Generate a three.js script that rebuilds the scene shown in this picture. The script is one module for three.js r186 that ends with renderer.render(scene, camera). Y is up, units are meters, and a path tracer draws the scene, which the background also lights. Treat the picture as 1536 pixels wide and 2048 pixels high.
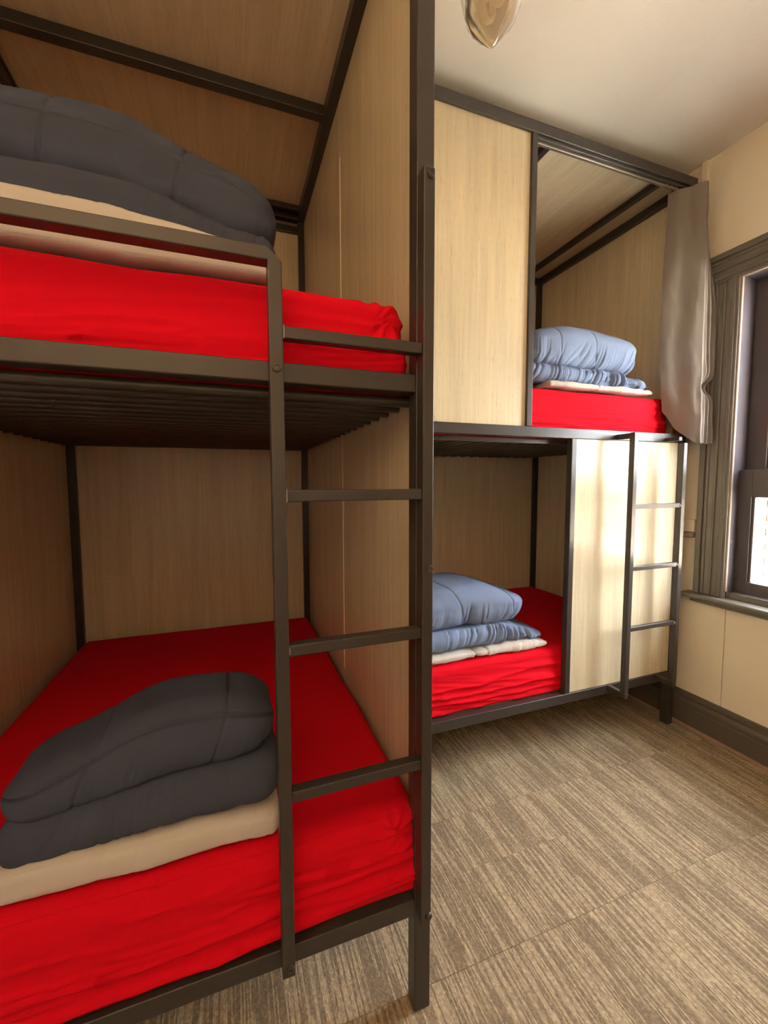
import * as THREE from 'three';
import { RoundedBoxGeometry } from 'three/addons/geometries/RoundedBoxGeometry.js';
import { mergeGeometries, mergeVertices } from 'three/addons/utils/BufferGeometryUtils.js';

// ---------------------------------------------------------------- camera, sky, sun, exposure
const scene = new THREE.Scene();
const renderer = new THREE.WebGLRenderer({ antialias: true });
renderer.toneMapping = THREE.LinearToneMapping;
renderer.toneMappingExposure = 1.85;
renderer.shadowMap.enabled = true;

const D = Math.PI / 180;
const camera = new THREE.PerspectiveCamera(2 * Math.atan(1024 / 838.6) / D, 1536 / 2048, 0.02, 60);
camera.position.set(0, 1.25, 0);
camera.rotation.order = 'YXZ';
camera.rotation.set(-4.14 * D, -20.1 * D, -0.155 * D);

scene.background = new THREE.Color().setRGB(0.93, 0.97, 1.0);      // pale hazy sky
scene.backgroundIntensity = 16.5;

const sun = new THREE.DirectionalLight(0xfff8ec, 580);               // high sun, along the passage between the two houses
sun.position.set(1.2, 10, 3.2);
sun.target.position.set(3.2, 0, -1);
sun.position.sub(sun.target.position).multiplyScalar(3).add(sun.target.position);
sun.castShadow = true;
sun.shadow.mapSize.set(2048, 2048);
Object.assign(sun.shadow.camera, { left: -12, right: 12, top: 12, bottom: -12, near: 0.5, far: 60 });
scene.add(sun, sun.target);

// ---------------------------------------------------------------- helpers
function rng(seed) { let a = seed >>> 0; return () => { a = (a + 0x6D2B79F5) | 0; let t = Math.imul(a ^ (a >>> 15), 1 | a); t = (t + Math.imul(t ^ (t >>> 7), 61 | t)) ^ t; return ((t ^ (t >>> 14)) >>> 0) / 4294967296; }; }
const hash = (x, y, s) => { let h = Math.imul(x | 0, 374761393) ^ Math.imul(y | 0, 668265263) ^ Math.imul(s | 0, 2147483647 - 58); h = Math.imul(h ^ (h >>> 13), 1274126177); return ((h ^ (h >>> 16)) >>> 0) / 4294967296; };
const sm = (t) => t * t * (3 - 2 * t), mix = (a, b, t) => a + (b - a) * t, clamp = (x, a, b) => Math.min(b, Math.max(a, x));
const step = (a, b, x) => sm(clamp((x - a) / (b - a), 0, 1));
function noise(x, y, s = 0, px = 0, py = 0) {                          // value noise 0..1; px, py make it repeat
  const ix = Math.floor(x), iy = Math.floor(y), fx = sm(x - ix), fy = sm(y - iy);
  const w = (v, p) => (p ? ((v % p) + p) % p : v);
  return mix(mix(hash(w(ix, px), w(iy, py), s), hash(w(ix + 1, px), w(iy, py), s), fx), mix(hash(w(ix, px), w(iy + 1, py), s), hash(w(ix + 1, px), w(iy + 1, py), s), fx), fy);
}
const fbm = (x, y, s) => 0.55 * noise(x, y, s) + 0.28 * noise(2.1 * x, 2.1 * y, s + 1) + 0.17 * noise(4.3 * x, 4.3 * y, s + 2);
function texture(w, h, f, color = true, meters = 1, metersV = meters) { // f(u, v in pixels) -> [r,g,b] 0..1 or one number
  const d = new Uint8Array(w * h * 4);
  for (let y = 0; y < h; y++) for (let x = 0; x < w; x++) {
    const c = f(x, y), k = (y * w + x) * 4;
    for (let i = 0; i < 3; i++) d[k + i] = clamp((typeof c === 'number' ? c : c[i]) * 255, 0, 255);
    d[k + 3] = 255;
  }
  const t = new THREE.DataTexture(d, w, h);
  t.wrapS = t.wrapT = THREE.RepeatWrapping; t.magFilter = THREE.LinearFilter; t.minFilter = THREE.LinearMipmapLinearFilter; t.generateMipmaps = true;
  if (color) t.colorSpace = THREE.SRGBColorSpace;
  t.repeat.set(1 / meters, 1 / metersV); t.needsUpdate = true;
  return t;
}
const rgb = (c, k) => [c[0] * k / 255, c[1] * k / 255, c[2] * k / 255];

// ---------------------------------------------------------------- materials (uv is in metres everywhere)
const laminateAt = (x, y) => {
  const n = 512, s = noise(x / 3, y / 90, 5, 0, 0), a = noise(x / 8, y / 200, 7), b = noise(x / 26 + 0.9 * noise(x / 60, y / 130, 9), y / 340, 8), fleck = noise(x / 1.6, y / 22, 11);
  return 0.955 + 0.03 * (s - 0.5) + 0.05 * (a - 0.5) + 0.05 * (b - 0.5) - (fleck > 0.82 ? 0.05 : 0);
};
const laminateMap = texture(1536, 1024, (x, y) => rgb([229, 214, 181], laminateAt(x, y)), true, 1.8, 1.6);
const M = {};
M.laminate = new THREE.MeshPhysicalMaterial({ map: laminateMap, roughness: 0.26 });
M.edge = new THREE.MeshStandardMaterial({ color: 0xf0e4cf, roughness: 0.5 });
M.plywood = new THREE.MeshStandardMaterial({ map: laminateMap, color: 0xe8cda2, roughness: 0.7 });
M.metal = new THREE.MeshPhysicalMaterial({ color: 0x393430, roughness: 0.32 });
M.bolt = new THREE.MeshStandardMaterial({ color: 0x55504a, roughness: 0.35, metalness: 0.7 });
M.weld = new THREE.MeshStandardMaterial({ color: 0xa89c8c, roughness: 0.55, metalness: 0.4 });
M.track = new THREE.MeshStandardMaterial({ color: 0x8b857d, roughness: 0.35, metalness: 0.6 });
const weave = texture(256, 256, (x, y) => 0.5 + 0.25 * Math.sin(x * Math.PI / 2) * Math.sin(y * Math.PI / 2) + 0.4 * (noise(x / 3, y / 3, 31) - 0.5), false, 0.11);
M.red = new THREE.MeshPhysicalMaterial({ color: new THREE.Color().setRGB(0.70, 0.0035, 0.016), roughness: 0.9, specularIntensity: 0.25, bumpMap: weave, bumpScale: 0.0004 });
M.blue = new THREE.MeshPhysicalMaterial({ color: 0x7585a2, roughness: 0.9, specularIntensity: 0.4, bumpMap: weave, bumpScale: 0.0004 });
M.navy = new THREE.MeshPhysicalMaterial({ color: 0x454a59, roughness: 0.9, specularIntensity: 0.4, bumpMap: weave, bumpScale: 0.0004 });  // shaded copy of the blue cloth: first bunk's shade put into the colour
M.lining = new THREE.MeshStandardMaterial({ color: 0xc6beb5, roughness: 0.9, bumpMap: weave, bumpScale: 0.0003 });
M.curtain = new THREE.MeshPhysicalMaterial({ color: 0x857d75, roughness: 0.92, transmission: 0.08, thickness: 0, side: THREE.DoubleSide, bumpMap: weave, bumpScale: 0.0004 });
const plaster = texture(512, 512, (x, y) => 0.5 + 0.5 * (fbm(x / 40, y / 40, 41) - 0.5) + 0.2 * (noise(x / 3, y / 3, 44) - 0.5), false, 1.1);
const plasterTone = (c, s) => texture(512, 512, (x, y) => rgb(c, 0.985 + 0.03 * (fbm(x / 90, y / 90, s) - 0.5)), true, 1.7);
M.ceiling = new THREE.MeshStandardMaterial({ map: plasterTone([240, 236, 228], 51), roughness: 0.75, bumpMap: plaster, bumpScale: 0.0012 });
M.wall = new THREE.MeshStandardMaterial({ map: plasterTone([240, 229, 207], 52), roughness: 0.7, bumpMap: plaster, bumpScale: 0.001 });
M.greyTrim = new THREE.MeshPhysicalMaterial({ color: 0x6d6961, roughness: 0.38 });
M.darkTrim = new THREE.MeshPhysicalMaterial({ color: 0x5e564b, roughness: 0.36 });
M.pinkBead = new THREE.MeshStandardMaterial({ color: 0x9d7f6d, roughness: 0.6 });
M.sash = new THREE.MeshPhysicalMaterial({ color: 0x4d474c, roughness: 0.3 });
M.caulk = new THREE.MeshStandardMaterial({ color: 0x9a8b7e, roughness: 0.7 });
M.glass = new THREE.MeshPhysicalMaterial({ color: 0xffffff, roughness: 0.0, transmission: 1, thickness: 0, ior: 1.45 });
M.clearPlastic = new THREE.MeshPhysicalMaterial({ color: 0xf4ead8, roughness: 0.12, transmission: 0.85, thickness: 0.004, ior: 1.45 });
M.creamPlastic = new THREE.MeshPhysicalMaterial({ color: 0xe6d8bf, roughness: 0.3 });
M.brass = new THREE.MeshStandardMaterial({ color: 0x9c6a38, roughness: 0.45, metalness: 0.4 });
M.tube = new THREE.MeshPhysicalMaterial({ color: 0xefe6d4, roughness: 0.2 });
M.mortar = new THREE.MeshStandardMaterial({ color: 0x857a6d, roughness: 0.95 });
const brickTone = (c, s) => texture(64, 32, (x, y) => rgb(c, 0.82 + 0.36 * fbm(x / 9, y / 7, s)), true, 0.22, 0.07);
M.bricks = [[56, 33, 24], [64, 39, 29], [48, 28, 21], [70, 46, 34]].map((c, i) => new THREE.MeshStandardMaterial({ map: brickTone(c, 60 + 4 * i), roughness: 0.9 }));
M.bounceSlab = new THREE.MeshStandardMaterial({ map: plasterTone([190, 185, 174], 84), roughness: 0.9 });
M.concrete = new THREE.MeshStandardMaterial({ map: plasterTone([176, 170, 160], 80), roughness: 0.9 });
// striped carpet: long light and dark yarn runs along the length of each tile
const carpetAt = (x, y) => {
  const col = Math.floor(x / 4.5), band = noise(col / 7, y / 420, 71), run = noise(col * 7.13 + 0.5, y / (50 + 170 * hash(col, 3, 72)) + hash(col, 9, 74) * 30, 73), n = hash(x, y, 75), blob = noise(x / 4, y / 6, 76);
  const edge = Math.abs((x / 4.5) % 1 - 0.5);
  return clamp(0.16 + 0.62 * step(0.42, 0.66, 0.66 * run + 0.34 * band) * (1 - 0.7 * edge) + 0.3 * (n - 0.5) + 0.5 * (blob - 0.5), 0, 1);
};
const carpetMap = texture(1024, 1024, (x, y) => { const l = carpetAt(x, y); return [mix(122, 204, l) / 255, mix(107, 184, l) / 255, mix(86, 152, l) / 255]; }, true, 0.92);
const carpetBump = texture(1024, 1024, (x, y) => 0.3 * hash(x, y, 75) + 0.5 * carpetAt(x, y) + 0.2 * Math.abs(((x % 3.2) / 3.2) - 0.5), false, 0.92);
M.carpet = new THREE.MeshStandardMaterial({ map: carpetMap, roughness: 0.95, bumpMap: carpetBump, bumpScale: 0.0025 });
M.underlay = new THREE.MeshStandardMaterial({ color: 0x3a332b, roughness: 1 });

// ---------------------------------------------------------------- building blocks
function metricUv(g, ox = 0, oy = 0, turn = false) {                   // box-projected uv in metres
  const p = g.attributes.position, n = g.attributes.normal, uv = new Float32Array(p.count * 2);
  for (let i = 0; i < p.count; i++) {
    const ax = Math.abs(n.getX(i)), ay = Math.abs(n.getY(i)), az = Math.abs(n.getZ(i));
    let u, v;
    if (ay >= ax && ay >= az) { u = p.getX(i); v = p.getZ(i); if (turn) [u, v] = [v, u]; } else if (ax >= az) { u = p.getZ(i); v = p.getY(i); } else { u = p.getX(i); v = p.getY(i); }
    uv[2 * i] = u + ox; uv[2 * i + 1] = v + oy;
  }
  g.setAttribute('uv', new THREE.BufferAttribute(uv, 2));
  return g;
}
const taken = {};
function numbered(name) { const k = taken[name] = (taken[name] ?? -1) + 1; return k ? name + '_' + String(k).padStart(3, '0') : name; }
function mesh(name, g, m, parent) {
  const o = new THREE.Mesh(g, m);
  o.name = parent === scene ? numbered(name) : name;
  o.castShadow = o.receiveShadow = true;
  parent.add(o);
  return o;
}
function group(name, parent, x = 0, y = 0, z = 0) { const o = new THREE.Group(); o.name = parent === scene ? numbered(name) : name; o.position.set(x, y, z); parent.add(o); return o; }
function tag(o, label, category, grp) { Object.assign(o.userData, { label, category }); if (grp) o.userData.group = grp; return o; }
function structure(o, label, category) { Object.assign(o.userData, { kind: 'structure', label, category }); return o; }
// a bar or board between two corners given in the parent's own coordinates
function bar(parent, name, m, x0, x1, y0, y1, z0, z1, r = 0.003, ox = 0) {
  const w = x1 - x0, h = y1 - y0, d = z1 - z0, k = Math.min(r, w / 2.2, h / 2.2, d / 2.2);
  const long = Math.max(w, d), free = 1.78 - long, fr = Math.abs(Math.sin(12.9 * x0 + 78.2 * z0 + 3.1 * y0));
  const g = m === M.laminate ? metricUv(new RoundedBoxGeometry(w, h, d, 2, k), long / 2 + 0.01 + fr * Math.max(0, free), Math.max(h, h < 0.02 ? d : 0) / 2 + 0.02) : metricUv(new RoundedBoxGeometry(w, h, d, 2, k), x0 + ox, y0);
  const o = mesh(name, g, m, parent);
  o.position.set((x0 + x1) / 2, (y0 + y1) / 2, (z0 + z1) / 2);
  return o;
}

// ---------------------------------------------------------------- the room
const X0 = -0.80, X1 = 2.169, Z0 = -2.56, Z1 = 1.35, H = 2.76, T = 0.14;
// floor: carpet tiles on a slab
{
  const floor = structure(group('floor', scene), 'striped taupe and beige carpet tile floor', 'floor');
  mesh('floor_slab', metricUv(new THREE.BoxGeometry(X1 - X0 + 2 * T, 0.12, Z1 - Z0 + 2 * T)), M.underlay, floor).position.set((X0 + X1) / 2, -0.066, (Z0 + Z1) / 2);
  const S = 0.44, r = rng(5);
  const xs = [X0]; for (let x = -0.62; x < X1; x += S) xs.push(x); xs.push(X1);
  const zs = [Z0]; for (let z = -2.18; z < Z1; z += S) zs.push(z); zs.push(Z1);
  for (let i = 0; i + 1 < xs.length; i++) for (let j = 0; j + 1 < zs.length; j++) {
    const w = xs[i + 1] - xs[i] - 0.0003, d = zs[j + 1] - zs[j] - 0.0006, g = new RoundedBoxGeometry(w, 0.006, d, 1, 0.0006);
    metricUv(g, r() * 3, r() * 3);
    mesh('carpet_tile', g, M.carpet, floor).position.set((xs[i] + xs[i + 1]) / 2, -0.003 + (r() - 0.5) * 0.0006, (zs[j] + zs[j + 1]) / 2);
  }
}
structure(bar(scene, 'ceiling', M.ceiling, X0 - T, X1 + T, H, H + 0.18, Z0 - T, Z1 + T, 0.001), 'cream painted plaster ceiling', 'ceiling');
structure(bar(scene, 'wall_left', M.wall, X0 - T, X0, -0.1, H, Z0 - T, Z1 + T, 0.001), 'cream plaster wall behind the bunks', 'wall');
structure(bar(scene, 'wall_back', M.wall, X0, X1, -0.1, H, Z0 - T, Z0, 0.001), 'cream plaster wall at the head of the room', 'wall');
structure(bar(scene, 'wall_front', M.wall, X0, X1, -0.1, H, Z1, Z1 + T, 0.001), 'cream plaster wall with the entrance', 'wall');
// window wall with its opening
const WZ0 = -1.27, WZ1 = -0.50, WY0 = 0.70, WY1 = 2.16;
{
  const s = new THREE.Shape([[Z0 - T, -0.1], [Z1 + T, -0.1], [Z1 + T, H], [Z0 - T, H]].map(([a, b]) => new THREE.Vector2(-a, b)));
  s.holes.push(new THREE.Path([[WZ0, WY0], [WZ0, WY1], [WZ1, WY1], [WZ1, WY0]].map(([a, b]) => new THREE.Vector2(-a, b))));
  const g = new THREE.ExtrudeGeometry(s, { depth: T, bevelEnabled: false });
  g.rotateY(Math.PI / 2);                                              // shape x -> -z, depth -> +x
  g.translate(X1, 0, 0);
  const wall = structure(mesh('wall_right', metricUv(g), M.wall, scene), 'cream wall with a grey framed sash window', 'wall');
  // smooth lining boards between skirting and sill, a thin joint between each two
  const zs = [-2.54, -2.06, -1.66, -1.258, -0.86, -0.46, -0.06, 0.34, 0.74, 1.14, 1.34];
  for (let i = 0; i + 1 < zs.length; i++) bar(wall, 'lining_board', M.wall, X1 - 0.006, X1 + 0.001, 0.17, 0.655, zs[i] + 0.0012, zs[i + 1] - 0.0012, 0.001);
  // upright cover strip over the corner of the window wall
  bar(wall, 'cover_strip', M.wall, X1 - 0.014, X1, 2.299, H, -1.462, -1.436, 0.003);
  // short end of an old dado rail beside the window
  bar(wall, 'dado_block', M.wall, X1 - 0.016, X1, 0.995, 1.06, -1.56, -1.412, 0.004);
  bar(wall, 'dado_rail', M.caulk, X1 - 0.026, X1, 0.968, 0.995, -1.56, -1.412, 0.006);
}
// skirting boards: moulded profile swept along the wall
function skirting(name, from, to, label) {
  const pr = [[0, 0], [0.022, 0], [0.022, 0.10], [0.019, 0.108], [0.022, 0.114], [0.020, 0.128], [0.011, 0.142], [0.013, 0.152], [0.010, 0.172], [0.004, 0.182], [0, 0.182]];
  const s = new THREE.Shape(pr.map(([a, b]) => new THREE.Vector2(a, b)));
  const v = new THREE.Vector3().subVectors(to, from), g = new THREE.ExtrudeGeometry(s, { depth: v.length(), bevelEnabled: false });
  const o = group(name, scene, from.x, 0, from.z);
  o.rotation.y = Math.atan2(v.x, v.z);
  mesh('board', metricUv(g), M.darkTrim, o);
  const b = new THREE.CylinderGeometry(0.011, 0.011, v.length(), 10, 1, false, 0, Math.PI); b.rotateX(Math.PI / 2); b.translate(0.022, 0.003, v.length() / 2);
  mesh('bead', b, M.pinkBead, o);
  return structure(o, label, 'baseboard');
}
skirting('baseboard_right', new THREE.Vector3(X1, 0, Z1), new THREE.Vector3(X1, 0, Z0), 'dark moulded skirting under the window wall');
skirting('baseboard_back', new THREE.Vector3(X1, 0, Z0), new THREE.Vector3(X0, 0, Z0), 'dark moulded skirting behind the bunks');
skirting('baseboard_left', new THREE.Vector3(X0, 0, Z0), new THREE.Vector3(X0, 0, Z1), 'dark moulded skirting on the side wall');
skirting('baseboard_front', new THREE.Vector3(X0, 0, Z1), new THREE.Vector3(X1, 0, Z1), 'dark moulded skirting on the entrance wall');

// the sash window
{
  const w = structure(group('window_1', scene, X1, WY0, (WZ0 + WZ1) / 2), 'grey painted wooden sash window', 'window');
  const hz = (WZ1 - WZ0) / 2, hy = WY1 - WY0;
  // casing: moulded boards round the opening, on the room side (x below 0)
  const casing = [[-0.016, 0, 0.128], [-0.026, 0.104, 0.130], [-0.021, 0.086, 0.100], [-0.021, 0.012, 0.030], [-0.024, 0.052, 0.062]];
  for (const sgn of [-1, 1]) {
    const c = group('casing', w);
    for (const [x, a, b] of casing) bar(c, 'moulding', M.greyTrim, x, 0, 0, hy + 0.0, Math.min(sgn * (hz + a), sgn * (hz + b)), Math.max(sgn * (hz + a), sgn * (hz + b)), 0.004);
    bar(w, 'caulk_line', M.caulk, -0.010, 0.004, 0.03, hy + 0.01, Math.min(sgn * (hz + 0.012), sgn * (hz - 0.008)), Math.max(sgn * (hz + 0.012), sgn * (hz - 0.008)), 0.004);
    bar(w, 'jamb', M.sash, 0, T, 0, hy, Math.min(sgn * hz, sgn * (hz - 0.008)), Math.max(sgn * hz, sgn * (hz - 0.008)), 0.001);
  }
  const head = group('casing', w);
  for (const [x, a, b] of casing) bar(head, 'moulding', M.greyTrim, x, 0, hy + a, hy + b, -hz - 0.13, hz + 0.13, 0.004);
  bar(w, 'caulk_line', M.caulk, -0.010, 0.004, hy - 0.008, hy + 0.012, -hz, hz, 0.004);
  bar(w, 'jamb', M.sash, 0, T, hy - 0.008, hy, -hz, hz, 0.001);
  const sill = bar(w, 'window_sill', M.greyTrim, -0.062, T, -0.024, 0.0, -hz - 0.17, hz + 0.17, 0.011);
  bar(w, 'sill_apron', M.greyTrim, -0.03, 0, -0.046, -0.024, -hz - 0.14, hz + 0.14, 0.006);
  bar(w, 'sill_step', M.greyTrim, 0.012, T, 0.0, 0.028, -hz, hz, 0.004);
  // lower sash in front, upper sash behind it
  function sash(name, x, y0, y1, rail0, rail1, stile) {
    const s = group(name, w), t = 0.036;
    for (const sgn of [-1, 1]) {
      bar(s, 'stile', M.sash, x, x + t, y0, y1, Math.min(sgn * (hz - 0.008), sgn * (hz - stile)), Math.max(sgn * (hz - 0.008), sgn * (hz - stile)), 0.003);
      bar(s, 'glazing_bead', M.sash, x + 0.006, x + 0.02, y0 + rail0, y1 - rail1, Math.min(sgn * (hz - stile), sgn * (hz - stile - 0.011)), Math.max(sgn * (hz - stile), sgn * (hz - stile - 0.011)), 0.003);
    }
    bar(s, 'rail', M.sash, x, x + t, y0, y0 + rail0, -hz + stile, hz - stile, 0.003);
    bar(s, 'rail', M.sash, x, x + t, y1 - rail1, y1, -hz + stile, hz - stile, 0.003);
    bar(s, 'pane', M.glass, x + 0.021, x + 0.024, y0 + rail0, y1 - rail1, -hz + stile, hz - stile, 0.0005);
  }
  sash('lower_sash', 0.045, 0.03, 0.60, 0.055, 0.125, 0.060);
  sash('upper_sash', 0.086, 0.535, hy - 0.008, 0.075, 0.055, 0.085);
}

// ---------------------------------------------------------------- outside: sunlit brick house wall across the passage
{
  const bx = 5.4, zA = -6.2, zB = 4.2, yA = -0.5, yB = 1.25;
  const wall = structure(group('wall_outside', scene, bx, yA, 0), 'sunlit brick wall of the next house seen through the window', 'wall');
  mesh('mortar_bed', new THREE.BoxGeometry(0.2, yB - yA, zB - zA), M.mortar, wall).position.set(0.108, (yB - yA) / 2, (zA + zB) / 2);
  const bg = metricUv(new THREE.BoxGeometry(0.02, 0.066, 0.218)), r = rng(11), rest = [[], [], [], []];
  for (let c = 0; c * 0.077 < yB - yA - 0.06; c++) for (let k = 0; k * 0.229 < zB - zA - 0.4; k++) {
    const y = c * 0.077 + 0.04, z = zA + 0.2 + k * 0.229 + (c % 2) * 0.114, v = Math.floor(r() * 4), dx = (r() - 0.5) * 0.004;
    if (z > -3.9 && z < -2.0 && y > 0.6) mesh('brick', bg, M.bricks[v], wall).position.set(dx, y, z);
    else rest[v].push(bg.clone().translate(dx, y, z));
  }
  rest.forEach((g, i) => { const o = mesh('further_bricks', mergeGeometries(g), M.bricks[i], wall); o.userData.kind = 'stuff'; });
  structure(bar(scene, 'ground_outside', M.concrete, bx + 0.21, 40, yA - 0.1, yA, -30, 30, 0.001), 'pale concrete yard beyond the brick wall', 'ground');
  bar(wall, 'added_shade_coping', M.concrete, -0.2, 0.3, yB - yA, yB - yA + 0.06, zA, zB, 0.006);  // overhang added out of view to keep direct sun off the bricks
  structure(bar(scene, 'added_shade_wall', M.concrete, X1, X1 + T, H + 0.18, 11, zA, zB, 0.004), 'added unseen wall above the window that shades the surface outside', 'wall');  // unseen tall wall, added so its shadow covers the near part outside
  structure(bar(scene, 'added_bounce_slab', M.bounceSlab, X1 + T + 0.005, bx - 0.02, 0.08, 0.2, zA, zB, 0.002), 'added unseen pale slab below the window that bounces sun upwards', 'roof');  // pale reflector added out of view to bounce sunlight onto the ceiling
}

// ---------------------------------------------------------------- bunk beds
const TUBE = 0.04;
function bolts(parent, spots) {
  const g = mergeGeometries([new THREE.CylinderGeometry(0.0075, 0.0085, 0.004, 18), new THREE.TorusGeometry(0.0048, 0.0014, 6, 16).rotateX(Math.PI / 2).translate(0, 0.002, 0)].map((a) => a.toNonIndexed()));
  g.rotateX(Math.PI / 2);
  for (const [x, y, z] of spots) mesh('bolt', g, M.bolt, parent).position.set(x, y, z + 0.002);
}
const slatGeo = {};
function slat(parent, x0, x1, y, z0, z1, alongX) {
  const L = alongX ? x1 - x0 : z1 - z0, key = L.toFixed(3);
  let g = slatGeo[key];
  if (!g) { g = new THREE.CylinderGeometry(0.0115, 0.0115, L, 12); g.rotateZ(Math.PI / 2); slatGeo[key] = g; }
  const o = mesh('slat', g, M.metal, parent);
  if (!alongX) o.rotation.y = Math.PI / 2;
  o.position.set((x0 + x1) / 2, y, (z0 + z1) / 2);
}

// --- first bunk: its end faces the camera
{
  const bx = -0.15, bz = -1.59, b = tag(group('bunk_bed', scene, bx, 0, bz), 'tall black steel bunk bed with open end, guard rail and ladder at the foot', 'bunk bed');
  const P = (name, m, x0, x1, y0, y1, z0, z1, r, parent = b) => bar(parent, name, m, x0 - bx, x1 - bx, y0, y1, z0 - bz, z1 - bz, r, 0.37 * z0 + x0);
  const xl = -0.715, xr = 0.414, zf = -0.822, zb = -2.365, top = 2.665;
  for (const x of [xl, xr - TUBE]) for (const z of [zb, zf - TUBE]) P('post', M.metal, x, x + TUBE, 0, top, z, z + TUBE);
  for (const [y0, y1] of [[0.247, 0.287], [1.437, 1.475], [2.625, 2.665]]) {
    P('end_rail', M.metal, xl + TUBE, xr - TUBE, y0, y1, zf - TUBE, zf);
    P('end_rail', M.metal, xl + TUBE, xr - TUBE, y0, y1, zb, zb + TUBE);
    for (const x of [xl, xr - TUBE]) P('side_rail', M.metal, x + (x < 0 ? 0.012 : -0.004), x + TUBE - 0.004, y0 - (y1 > 2 ? 0.01 : 0), y1, zb + TUBE, zf - TUBE);
  }
  P('end_rail', M.metal, xl + TUBE, xr - TUBE, 2.56, 2.59, zb + 0.012, zb + TUBE);
  P('roof_beam', M.metal, xl + TUBE, xr - TUBE, 2.622, 2.66, -1.69, -1.652);
  P('roof_beam', M.metal, xl + TUBE, xr - TUBE, 2.635, 2.66, -2.285, -2.262);
  // laminate panels
  const inL = xl + 0.010, inR = 0.4045, pb = zb + 0.014;
  const split = -1.56;
  for (const [y0, y1] of [[0.287, 1.437], [1.475, 2.62]]) {
    P('side_panel', M.laminate, inR, inR + 0.009, y0, y1, split + 0.0014, zf - TUBE, 0.0012);
    P('side_panel', M.laminate, inR, inR + 0.009, y0, y1, zb + TUBE, split - 0.0014, 0.0012);
    P('side_panel', M.laminate, inL - 0.009, inL, y0, y1, split + 0.0014, zf - TUBE, 0.0012);
    P('side_panel', M.laminate, inL - 0.009, inL, y0, y1, zb + TUBE, split - 0.0014, 0.0012);
    P('end_panel', M.laminate, xl + TUBE, xr - TUBE, y0, Math.min(y1, 2.57), pb - 0.009, pb, 0.0012);
  }
  P('roof_panel', M.laminate, xl + TUBE, xr - TUBE, 2.662, 2.670, zb + TUBE, zf - TUBE, 0.002);
  for (const [y0, y1] of [[0.52, 1.437], [1.64, 2.42]]) P('edge_strip', M.edge, 0.4025, 0.405, y0, y1, split - 0.002, split + 0.002, 0.0008);
  P('base_board', M.plywood, xl + 0.02, xr - 0.02, 0.287, 0.299, zb + 0.02, zf - 0.03, 0.002);
  // steel slats under the upper mattress
  for (let z = zf - 0.055; z > zb + 0.06; z -= 0.072) slat(b, xl + 0.02 - bx, xr - 0.03 - bx, 1.4255, z - bz, z - bz, true);
  // ladder with the guard rail welded to it
  const la = group('ladder', b), zl = -0.79;
  P('stile', M.metal, 0.375, 0.400, 0.2575, 1.872, zf, zl, 0.003, la);
  { // left stile turns into the guard rail over a clipped corner
    const s = new THREE.Shape([[0.072, 0.2575], [0.097, 0.2575], [0.097, 1.641], [0.071, 1.664], [xl, 1.664], [xl, 1.640], [0.072, 1.640]].map(([x, y]) => new THREE.Vector2(x - bx, y)));
    const g = new THREE.ExtrudeGeometry(s, { depth: 0.028, bevelEnabled: true, bevelThickness: 0.002, bevelSize: 0.002, bevelOffset: -0.002, bevelSegments: 2 });
    g.translate(0, 0, zf + 0.002 - bz);
    mesh('guard_rail_stile', metricUv(g), M.metal, la).userData.label = 'ladder stile bending over into the guard rail';
  }
  for (const y of [1.532, 1.235, 0.938, 0.643]) {
    P('rung', M.metal, 0.097, 0.375, y - 0.0225, y, zl - 0.028, zl - 0.003, 0.003, la);
  }
  for (const [y, h] of [[1.532, 0.022], [1.235, 0.022], [0.938, 0.012]]) mesh('weld', new THREE.CapsuleGeometry(0.0013, h, 3, 6), M.weld, la).position.set(0.0985 - bx, y - 0.011, zl - 0.004 - bz);
  bolts(la, [[0.084, 1.455], [0.389, 1.856], [0.391, 1.066], [0.393, 0.274], [0.087, 0.277]].map(([x, y]) => [x - bx, y, zl - bz]));
}

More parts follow.
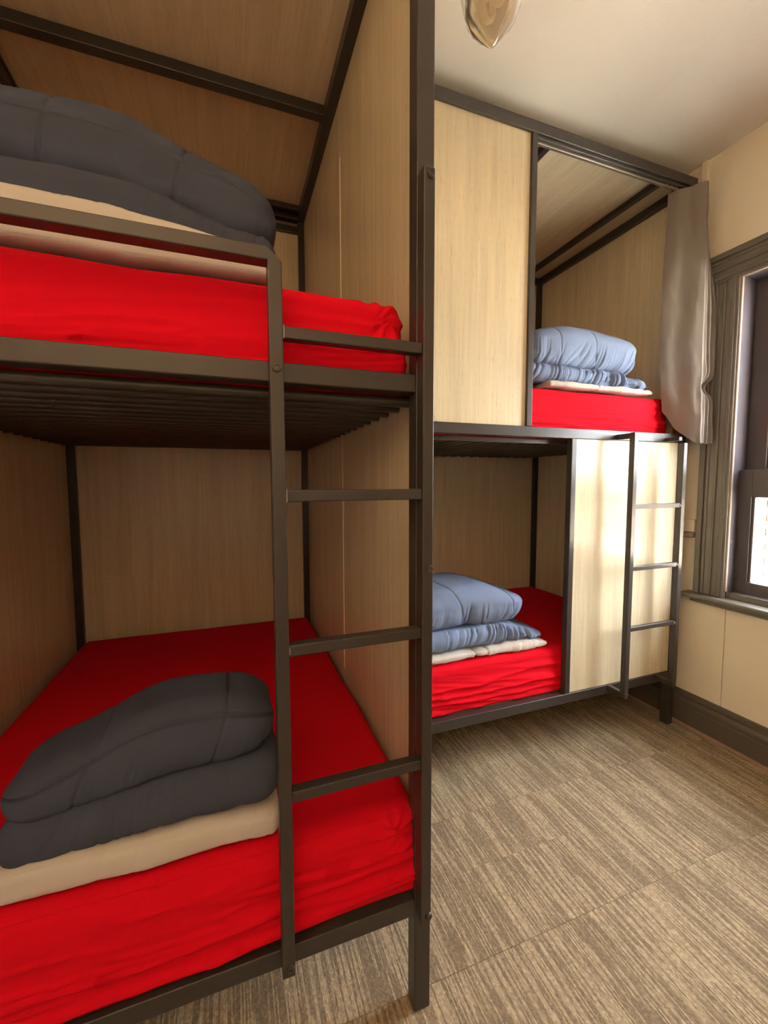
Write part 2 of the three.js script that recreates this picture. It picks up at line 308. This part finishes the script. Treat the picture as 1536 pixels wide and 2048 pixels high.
// --- second bunk: its long side faces the camera, half closed with panels
{
  const xl = 0.47, xr = 2.11, zf = -1.445, zb = -2.525, top = 2.671, bx = (xl + xr) / 2, bz = (zf + zb) / 2;
  const b = tag(group('bunk_bed', scene, bx, 0, bz), 'black steel bunk bed in the window corner with pale wood front panels', 'bunk bed');
  const P = (name, m, x0, x1, y0, y1, z0, z1, r, parent = b) => bar(parent, name, m, x0 - bx, x1 - bx, y0, y1, z0 - bz, z1 - bz, r, 0.37 * z0 + 1.7 * x0);
  for (const x of [xl, xr - TUBE]) for (const z of [zb, zf - TUBE]) P('post', M.metal, x, x + TUBE, 0, top - 0.043, z, z + TUBE);
  P('top_rail', M.metal, xl, xr, 2.628, top, zf - TUBE, zf);
  P('top_rail', M.metal, xl, xr, 2.628, top, zb, zb + TUBE);
  for (const [y0, y1] of [[0.24, 0.284], [1.435, 1.478]]) {
    P('side_rail', M.metal, xl + TUBE, xr - TUBE, y0, y1, zf - TUBE, zf);
    P('side_rail', M.metal, xl + TUBE, xr - TUBE, y0, y1, zb, zb + TUBE);
    for (const x of [xl, xr - TUBE]) P('end_rail', M.metal, x + 0.002, x + TUBE - 0.002, y0, y1, zb + TUBE, zf - TUBE);
  }
  for (const x of [xl, xr - TUBE]) P('end_rail', M.metal, x + 0.002, x + TUBE - 0.002, 2.625, 2.666, zb + TUBE, zf - TUBE);
  for (const x of [0.62, 1.285, 1.935]) P('roof_beam', M.metal, x - 0.014, x + 0.014, 2.636, 2.664, zb + TUBE, zf - TUBE);
  P('angle_iron', M.metal, xl + TUBE, xr - TUBE, 1.415, 1.435, zf - 0.075, zf - 0.07, 0.001);
  P('front_post', M.metal, 1.158, 1.185, 1.478, 2.628, zf - 0.03, zf);
  P('front_post', M.metal, 1.400, 1.428, 0.284, 1.435, zf - 0.03, zf);
  P('front_panel', M.laminate, xl + TUBE, 1.158, 1.478, 2.628, zf - 0.022, zf - 0.012, 0.0012);
  P('front_panel', M.laminate, 1.428, xr - TUBE, 0.284, 1.435, zf - 0.018, zf - 0.008, 0.0012);
  const inR = 2.100, inL = xl + 0.012, pb = zb + 0.014;
  for (const [y0, y1] of [[0.284, 1.435], [1.478, 2.628]]) {
    P('end_panel', M.laminate, inR, inR + 0.009, y0, y1, zb + TUBE, zf - TUBE, 0.0012);
    P('end_panel', M.laminate, inL - 0.009, inL, y0, y1, zb + TUBE, zf - TUBE, 0.0012);
    P('back_panel', M.laminate, xl + TUBE, xr - TUBE, y0, y1, pb - 0.009, pb, 0.0012);
  }
  P('roof_panel', M.laminate, xl + TUBE, xr - TUBE, 2.663, 2.670, zb + TUBE, zf - TUBE, 0.002);
  P('base_board', M.plywood, xl + 0.02, xr - 0.02, 0.268, 0.280, zb + TUBE, zf - TUBE, 0.002);
  for (let x = xl + 0.07; x < xr - 0.06; x += 0.072) slat(b, x - bx, x - bx, 1.4255, zb + 0.02 - bz, zf - 0.078 - bz, false);
  P('curtain_track', M.track, 1.19, 2.068, 2.606, 2.616, zf - 0.034, zf - 0.02, 0.003);
  P('curtain_track', M.metal, 1.19, 2.068, 2.616, 2.628, zf - 0.036, zf - 0.008, 0.002);
  // ladder held off the front by short stubs
  const la = group('ladder', b), zl = -1.352;
  P('stile', M.metal, 1.654, 1.679, 0.283, 1.462, zl - 0.026, zl, 0.003, la);
  P('stile', M.metal, 1.966, 1.991, 0.283, 1.425, zl - 0.026, zl, 0.003, la);
  for (const y of [1.147, 0.868, 0.589]) {
    P('rung', M.metal, 1.679, 1.966, y - 0.021, y, zl - 0.024, zl - 0.004, 0.003, la);
    mesh('weld', new THREE.SphereGeometry(0.007, 10, 8).scale(0.6, 1.1, 1), M.weld, la).position.set(1.964 - bx, y - 0.011, zl - 0.007 - bz);
  }
  for (const x of [1.656, 1.968]) { P('stub', M.metal, x, x + 0.021, 0.258, 0.283, zf, zl, 0.002, la); P('stub', M.metal, x, x + 0.021, 1.436, x > 1.8 ? 1.425 + 0.03 : 1.460, zf, zl - 0.026, 0.002, la); }
}

// ---------------------------------------------------------------- mattresses in red fitted sheets
// a puffed slab: box grid pulled towards a superellipsoid, then pushed by f(x, y, z, nx, ny, nz) along its normal
function slab(w, h, d, nx, ny, nz, n, push, shape) {
  let g = new THREE.BoxGeometry(2, 2, 2, nx, ny, nz);
  g.deleteAttribute('uv'); g.deleteAttribute('normal');
  g = mergeVertices(g, 1e-5);
  const p = g.attributes.position, e = Array.isArray(n) ? n : [n, n, n];
  const inset = (a, b, c) => {};
  for (let i = 0; i < p.count; i++) {
    let x = p.getX(i), y = p.getY(i), z = p.getZ(i);
    const R = e[1] ? mix(e[1], e[0], step(-0.7, 0.4, y)) : e[0], hx = w / 2, hy = h / 2, hz = d / 2;               // rounded box with radius R (vertical edges e[1])
    let X = x * hx, Y = y * hy, Z = z * hz;
    const cx = clamp(X, -(hx - R), hx - R), cy = clamp(Y, -(hy - R), hy - R), cz = clamp(Z, -(hz - R), hz - R);
    const dx = X - cx, dy = Y - cy, dz = Z - cz, l = Math.hypot(dx, dy, dz), m = Math.max(Math.abs(dx), Math.abs(dy), Math.abs(dz));
    if (l > 1e-9) { const k = m / l; X = cx + dx * k; Y = cy + dy * k; Z = cz + dz * k; }
    if (shape) [X, Y, Z] = shape(X, Y, Z, X / hx, Y / hy, Z / hz);
    p.setXYZ(i, X, Y, Z);
  }
  g.computeVertexNormals();
  if (push) {
    const q = g.attributes.normal, P = p.array.slice(), N = q.array;
    for (let i = 0; i < p.count; i++) {
      const x = P[3 * i], y = P[3 * i + 1], z = P[3 * i + 2], a = N[3 * i], b = N[3 * i + 1], c = N[3 * i + 2], k = push(x, y, z, a, b, c);
      p.setXYZ(i, x + a * k, y + b * k, z + c * k);
    }
    g.computeVertexNormals();
  }
  return metricUv(g);
}
const ridge = (t) => 1 - Math.abs(2 * t - 1);
function mattress(x0, x1, y0, y1, z0, z1, seed, label, amount, sway) {
  const w = x1 - x0, h = y1 - y0, d = z1 - z0;
  const g = slab(w, h, d, Math.round(w * 150), 44, Math.round(d * 70), [0.034, 0.012], (x, y, z, a, b, c) => {
    // creases drawn along the sides, fading towards the top
    const side = Math.max(0, Math.abs(c), Math.abs(a)), v = y / h + 0.5, u = Math.abs(c) > Math.abs(a) ? x : z;
    const bend = sway * 0.1 * Math.sin(u * 2.6 + seed) + 0.03 * noise(u * 5, seed, seed);
    const k = ridge(noise(u * 2.4 + seed, (v + bend * 3) * 7, seed + 3)) ** 3 * 0.006 + ridge(noise(u * 5 + 3 * seed, (v + bend * 3 + u * sway) * 13, seed + 5)) ** 3 * 0.0032;
    const soft = 0.006 * (noise(x * 4 + seed, z * 4, seed + 8) - 0.5) + 0.004 * (noise(x * 9, z * 9, seed + 9) - 0.5);
    const cx = (x - w / 2 + 0.05) * 1, cy = y - h * 0.28, cd = Math.hypot(cx, cy * 1.2), ca = Math.atan2(cy, cx);
    const bunch = c > 0.3 ? 0.005 * Math.sin(ca * 7 + 9 * cd * 20 * 0.3 + seed) * Math.exp(-((cd / 0.07) ** 2)) : 0;
    return bunch + side * side * amount * k * (0.35 + 0.65 * step(1.0, 0.35, v)) + (b > 0 ? soft * b : 0) - (b < 0 ? 0 : 0);
  });
  const o = mesh('mattress', g, M.red, scene);
  o.position.set((x0 + x1) / 2, (y0 + y1) / 2, (z0 + z1) / 2);
  return tag(o, label, 'mattress', 'mattresses in red fitted sheets');
}
mattress(-0.668, 0.388, 0.301, 0.505, -2.31, -0.834, 2, 'red sheeted mattress on the lower deck of the bunk with the guard rail', 2.0, 0.25);
mattress(-0.668, 0.366, 1.4385, 1.638, -2.31, -0.868, 5, 'red sheeted mattress on the upper deck behind the black guard rail', 1.7, -0.2);
mattress(0.515, 2.066, 0.286, 0.490, -2.48, -1.484, 8, 'red sheeted mattress on the lower deck beneath the pale window corner bunk', 2.2, 0.5);
mattress(0.515, 2.066, 1.4385, 1.660, -2.48, -1.512, 11, 'red sheeted mattress on the upper deck beside the grey curtain', 1.5, 0.05);

// ---------------------------------------------------------------- folded duvets: pale lining below, two thick blue folds above
function duvet(spec) {
  const { x, y, z, seed, label, turn = 0, rumple = 1, cloth = M.blue } = spec;
  const o = tag(group('folded_duvet', scene, x, y, z), label, 'duvet', 'folded duvets on the beds');
  o.rotation.y = turn;
  const L = spec.lining, B = spec.lower, U = spec.upper;
  // sharp little gathers running up from an edge, leaning this way and that
  const gather = (x, y, z, k) => { k *= 0.35 + 0.85 * step(0.25, 0.65, noise(x * 6 + seed, 2, seed + 7)); const t = x * 30 + 5 * noise(x * 5, seed, seed + 2) + y * 26 * (noise(x * 3 + seed, 1, seed + 3) - 0.5); return -0.006 * ridge(noise(t, seed * 0.37, seed + 1)) ** 4 * k - 0.003 * ridge(noise(t * 1.9, y * 9, seed + 4)) ** 3 * k; };
  const lump = (x, z, s, a) => a * (fbm(x * 4.2 + s, z * 4.2, s) - 0.5);
  const groove = (t, w, d) => -d * Math.exp(-((t / w) ** 2));
  mesh('lining', slab(L.w, L.h, L.d, 140, 14, 50, [Math.min(0.022, L.h * 0.46)], (x, y, z, a, b, c) => lump(x * 2, z * 2, seed + 11, 0.006) + gather(x, y, z, 0.5 * rumple) + 0.012 * (noise(x * 9, seed, seed + 31) - 0.5) * Math.max(0, c), L.shape), M.lining, o).position.set(L.x ?? 0, L.y, L.z ?? 0);
  mesh('lower_fold', slab(B.w, B.h, B.d, 190, 26, 60, [Math.min(0.045, B.h * 0.46)], (x, y, z, a, b, c) => lump(x, z, seed + 21, 0.016) + gather(x + 0.3, y, z, 1.1 * rumple * step(-0.2, 0.5, c)) + 0.012 * (noise(x * 7, seed, seed + 33) - 0.5) * Math.max(0, c), B.shape), cloth, o).position.set(B.x ?? 0, B.y, B.z ?? 0);
  mesh('upper_fold', slab(U.w, U.h, U.d, 230, 44, 80, [Math.min(U.round ?? 0.075, U.h * 0.47)], (x, y, z, a, b, c) => {
    let k = lump(x, z, seed + 41, 0.018) + lump(x * 2.3, y * 3, seed + 47, 0.006) + gather(x, y, z, rumple * step(-0.3, 0.3, c) * step(0.45, -0.5, y / U.h * 2));
    for (const s of U.seams ?? []) k += groove(x - s[0] - (s[1] ?? 0) * (y / U.h) - (s[2] ?? 0) * z - 0.01 * Math.sin(y * 20), 0.0035, 0.0036);
    if (U.piping && c > 0) k += groove(Math.atan2(b, c) - U.piping - 0.12 * (noise(x * 6, seed, seed + 51) - 0.5), 0.06, 0.006);
    return k;
  }, U.shape), cloth, o).position.set(U.x ?? 0, U.y, U.z ?? 0);
  return o;
}
const bow = (f) => (X, Y, Z, u, v, t) => [X, Y > 0 ? Y * f(u, t) : Y, Z];

// lower deck of the first bunk: low on the left, swelling to the right
const lean = (u) => 0.055 * step(0.3, -1, u);
duvet({ x: -0.165, y: 0.508, z: -0.985, seed: 101, rumple: 0.35, cloth: M.navy, label: 'folded blue duvet with shade in its colour on the lower bed behind the ladder',
  lining: { w: 0.49, h: 0.066, d: 0.25, y: 0.034, z: 0.008, shape: bow((u) => 1 - 0.25 * step(0.3, 1, u)) },
  lower: { w: 0.50, h: 0.10, d: 0.25, y: 0.112, z: 0.002, shape: (X, Y, Z, u) => [X, Y - 0.4 * lean(u), Z] },
  upper: { w: 0.49, h: 0.15, d: 0.23, y: 0.215, z: -0.008, seams: [[0.13, 0.02], [-0.1, 0.03]], piping: 0.75, shape: (X, Y, Z, u, v, t) => [X, Y * (1 - 0.45 * step(0.1, -1, u) - 0.22 * step(0.5, 1, u)) - 1.1 * lean(u), Z] } });
// upper deck of the first bunk
const droop = (u) => 0.06 * step(-0.2, 1, u);
duvet({ x: -0.165, y: 1.646, z: -1.045, seed: 131, rumple: 0.4, cloth: M.navy, label: 'thick folded blue duvet with shade in its colour lying on the upper bed behind the guard rail',
  lining: { w: 0.52, h: 0.085, d: 0.33, y: 0.0435, z: 0.012, shape: bow((u) => 1.1 - 0.75 * step(-0.2, 0.9, u)) },
  lower: { w: 0.53, h: 0.07, d: 0.33, y: 0.108, z: 0.004, shape: (X, Y, Z, u) => [X, Y - 0.85 * droop(u), Z] },
  upper: { w: 0.55, h: 0.15, d: 0.33, y: 0.20, z: 0, round: 0.07, seams: [[-0.11, 0.01], [0.1, 0.02]], piping: 0.22, shape: (X, Y, Z, u) => [X, Y * (1.02 - 0.2 * u * u) - 1.05 * droop(u), Z] } });
// lower deck of the second bunk
duvet({ x: 0.98, y: 0.496, z: -1.72, seed: 161, rumple: 3.2, label: 'folded steel blue duvet on the lower bed under the pale front panel',
  lining: { w: 0.74, h: 0.04, d: 0.44, y: 0.02, x: -0.005, z: 0.012, shape: bow((u) => 0.7 + 0.5 * step(0, 0.6, u) - 0.6 * step(0.8, 1, u)) },
  lower: { w: 0.71, h: 0.095, d: 0.44, y: 0.078, x: -0.01, z: 0, shape: (X, Y, Z, u) => [X, Y * (1 - 0.55 * step(0.4, 1, u)) - 0.025 * step(0.4, 1, u), Z] },
  upper: { w: 0.58, h: 0.20, d: 0.42, y: 0.208, x: -0.02, z: 0.0, round: 0.088, seams: [[-0.07, -0.10, 0.08], [0.19, -0.05, 0.05]], shape: bow((u, t) => 0.98 - 0.62 * step(0.1, 1, u) - 0.2 * step(-0.1, -1, u) - 0.12 * step(0, -1, t)) } });
// upper deck of the second bunk
duvet({ x: 1.60, y: 1.667, z: -1.73, seed: 191, rumple: 3.6, label: 'folded steel blue duvet on the upper bed next to the grey curtain',
  lining: { w: 0.64, h: 0.03, d: 0.42, y: 0.015, x: 0.05, z: 0.012 },
  lower: { w: 0.74, h: 0.09, d: 0.42, y: 0.068, x: 0.0, z: 0, shape: (X, Y, Z, u) => [X, Y * (1 - 0.6 * step(0.3, 1, u)) - 0.022 * step(0.3, 1, u), Z] },
  upper: { w: 0.66, h: 0.19, d: 0.40, y: 0.195, x: -0.02, z: 0.0, round: 0.075, seams: [[0.03, -0.06, 0.03], [-0.18, -0.05, 0.04]], shape: bow((u, t) => 1.15 - 0.6 * u * u) } });

// ---------------------------------------------------------------- grey curtain drawn to the end of its track
{
  const top = 2.605, low = 1.425, nu = 150, nv = 110, pos = [], idx = [];
  // plan of the gathered cloth: soft broad bulge on the left, tight pleats at the wall
  const plan = (s, v) => {
    const wide = 0.86 + 0.2 * Math.sin(Math.PI * clamp(v * 0.95, 0, 1)) - 0.1 * step(0.8, 1, v), fz = -1.372 + 0.022 * v;
    let x, z;
    if (s < 0.5) { const k = s / 0.5; x = 2.066 - 0.095 * (1 - k) * wide; z = mix(-1.497 + 0.012 * v, fz, Math.pow(k, 0.9)) + 0.007 * Math.sin(k * 8 + 2 * v) * Math.sin(Math.PI * k); }
    else { const k = (s - 0.5) / 0.5; x = 2.066 + 0.07 * k + 0.004 * Math.sin(k * 9); z = fz - (0.05 - 0.045 * step(0.1, 0.5, v)) * k + (0.004 + 0.014 * v) * Math.sin(k * 15 + 1.1 * v - 1) * step(0, 0.25, k); }
    const tuck = 0.03 * Math.exp(-(((v - 0.78) / 0.03) ** 2)) * step(0.45, 0.7, s);        // pinched once near the foot
    return [x - tuck * 0.7, z - tuck + 0.008 * (noise(s * 7, v * 8, 301) - 0.5) + 0.004 * (noise(s * 16, v * 21, 303) - 0.5)];
  };
  for (let j = 0; j <= nv; j++) for (let i = 0; i <= nu; i++) {
    const s = i / nu, v = j / nv, [x, z] = plan(s, v), hem = s > 0.45 ? 0.003 * Math.sin(s * 150) * step(0.97, 1, v) : 0;
    const rise = 0.16 * Math.pow(clamp(1 - s / 0.5, 0, 1), 1.6) * v * v;   // the left edge swings up
    pos.push(x, mix(top, low + rise, v) + hem, z);
  }
  for (let j = 0; j < nv; j++) for (let i = 0; i < nu; i++) { const a = j * (nu + 1) + i, c = a + nu + 1; idx.push(a, c, a + 1, a + 1, c, c + 1); }
  const g = new THREE.BufferGeometry();
  g.setAttribute('position', new THREE.Float32BufferAttribute(pos, 3)); g.setIndex(idx); g.computeVertexNormals();
  const b = tag(group('curtain', scene, 2.0, low, -1.43), 'grey cloth curtain gathered at the end of the upper bunk by the window', 'curtain');
  g.translate(-2.0, -low, 1.43);
  mesh('cloth', metricUv(g), M.curtain, b);
  for (let k = 0; k < 5; k++) {
    const r = mesh('hook', new THREE.TorusGeometry(0.008, 0.0016, 6, 14), M.track, b);
    r.position.set(-0.08 + k * 0.032, top - low - 0.002, -0.032); r.rotation.y = Math.PI / 2;
  }
}

// ---------------------------------------------------------------- unlit ceiling lamp
{
  const l = tag(group('ceiling_lamp', scene, 0.735, H, -1.105), 'unlit clear glass ceiling lamp with pointed bowl', 'lamp');
  const lathe = (pts, n = 48) => new THREE.LatheGeometry(pts.map(([r, y]) => new THREE.Vector2(r, y)), n);
  mesh('ceiling_rose', lathe([[0.0, -0.022], [0.05, -0.022], [0.068, -0.014], [0.072, -0.004], [0.072, 0]]), M.creamPlastic, l);
  mesh('stem', lathe([[0.0, -0.075], [0.018, -0.075], [0.018, -0.02], [0.0, -0.02]]), M.creamPlastic, l);
  mesh('rim', lathe([[0.080, -0.080], [0.088, -0.082], [0.090, -0.070], [0.088, -0.060], [0.080, -0.062], [0.080, -0.080]]), M.brass, l);
  mesh('glass_bowl', lathe([[0.082, -0.066], [0.088, -0.10], [0.087, -0.14], [0.078, -0.18], [0.060, -0.212], [0.038, -0.235], [0.020, -0.258], [0.006, -0.272], [0.0, -0.274], [0.0, -0.268], [0.012, -0.258], [0.034, -0.228], [0.056, -0.205], [0.073, -0.176], [0.082, -0.138], [0.083, -0.10], [0.078, -0.066]], 12), M.clearPlastic, l);
  for (const s of [-1, 1]) {
    const c = new THREE.CatmullRomCurve3([[-0.016, -0.075], [-0.016, -0.15], [-0.012, -0.172], [0, -0.18], [0.012, -0.172], [0.016, -0.15], [0.016, -0.075]].map(([x, y]) => new THREE.Vector3(x, y, s * 0.024)));
    mesh('bulb_tube', new THREE.TubeGeometry(c, 40, 0.0095, 12), M.tube, l);
  }
}

// ---------------------------------------------------------------- added fill light in the form of a globe pendant, behind the viewer
{
  const lx = -0.35, ly = 2.35, lz = 0.7;
  const l = tag(group('added_fill_globe', scene, lx, H, lz), 'added warm fill light in the form of an unseen opal globe', 'lamp');
  mesh('ceiling_rose', new THREE.CylinderGeometry(0.05, 0.055, 0.025, 32).translate(0, -0.0125, 0), M.creamPlastic, l);
  mesh('cord', new THREE.CylinderGeometry(0.004, 0.004, H - ly - 0.14, 10).translate(0, -(H - ly - 0.14) / 2 - 0.01, 0), M.metal, l);
  mesh('globe', new THREE.SphereGeometry(0.14, 48, 32).translate(0, ly - H, 0), new THREE.MeshStandardMaterial({ color: 0xf6ead6, roughness: 0.4, emissive: new THREE.Color(1, 0.72, 0.48), emissiveIntensity: 0.7 }), l);
  const p = new THREE.PointLight(new THREE.Color(1, 0.72, 0.48), 1.6);
  p.name = 'added_fill_light'; p.position.set(0, ly - H, 0); p.castShadow = true; p.shadow.radius = 6.5; l.add(p);
}

renderer.render(scene, camera);
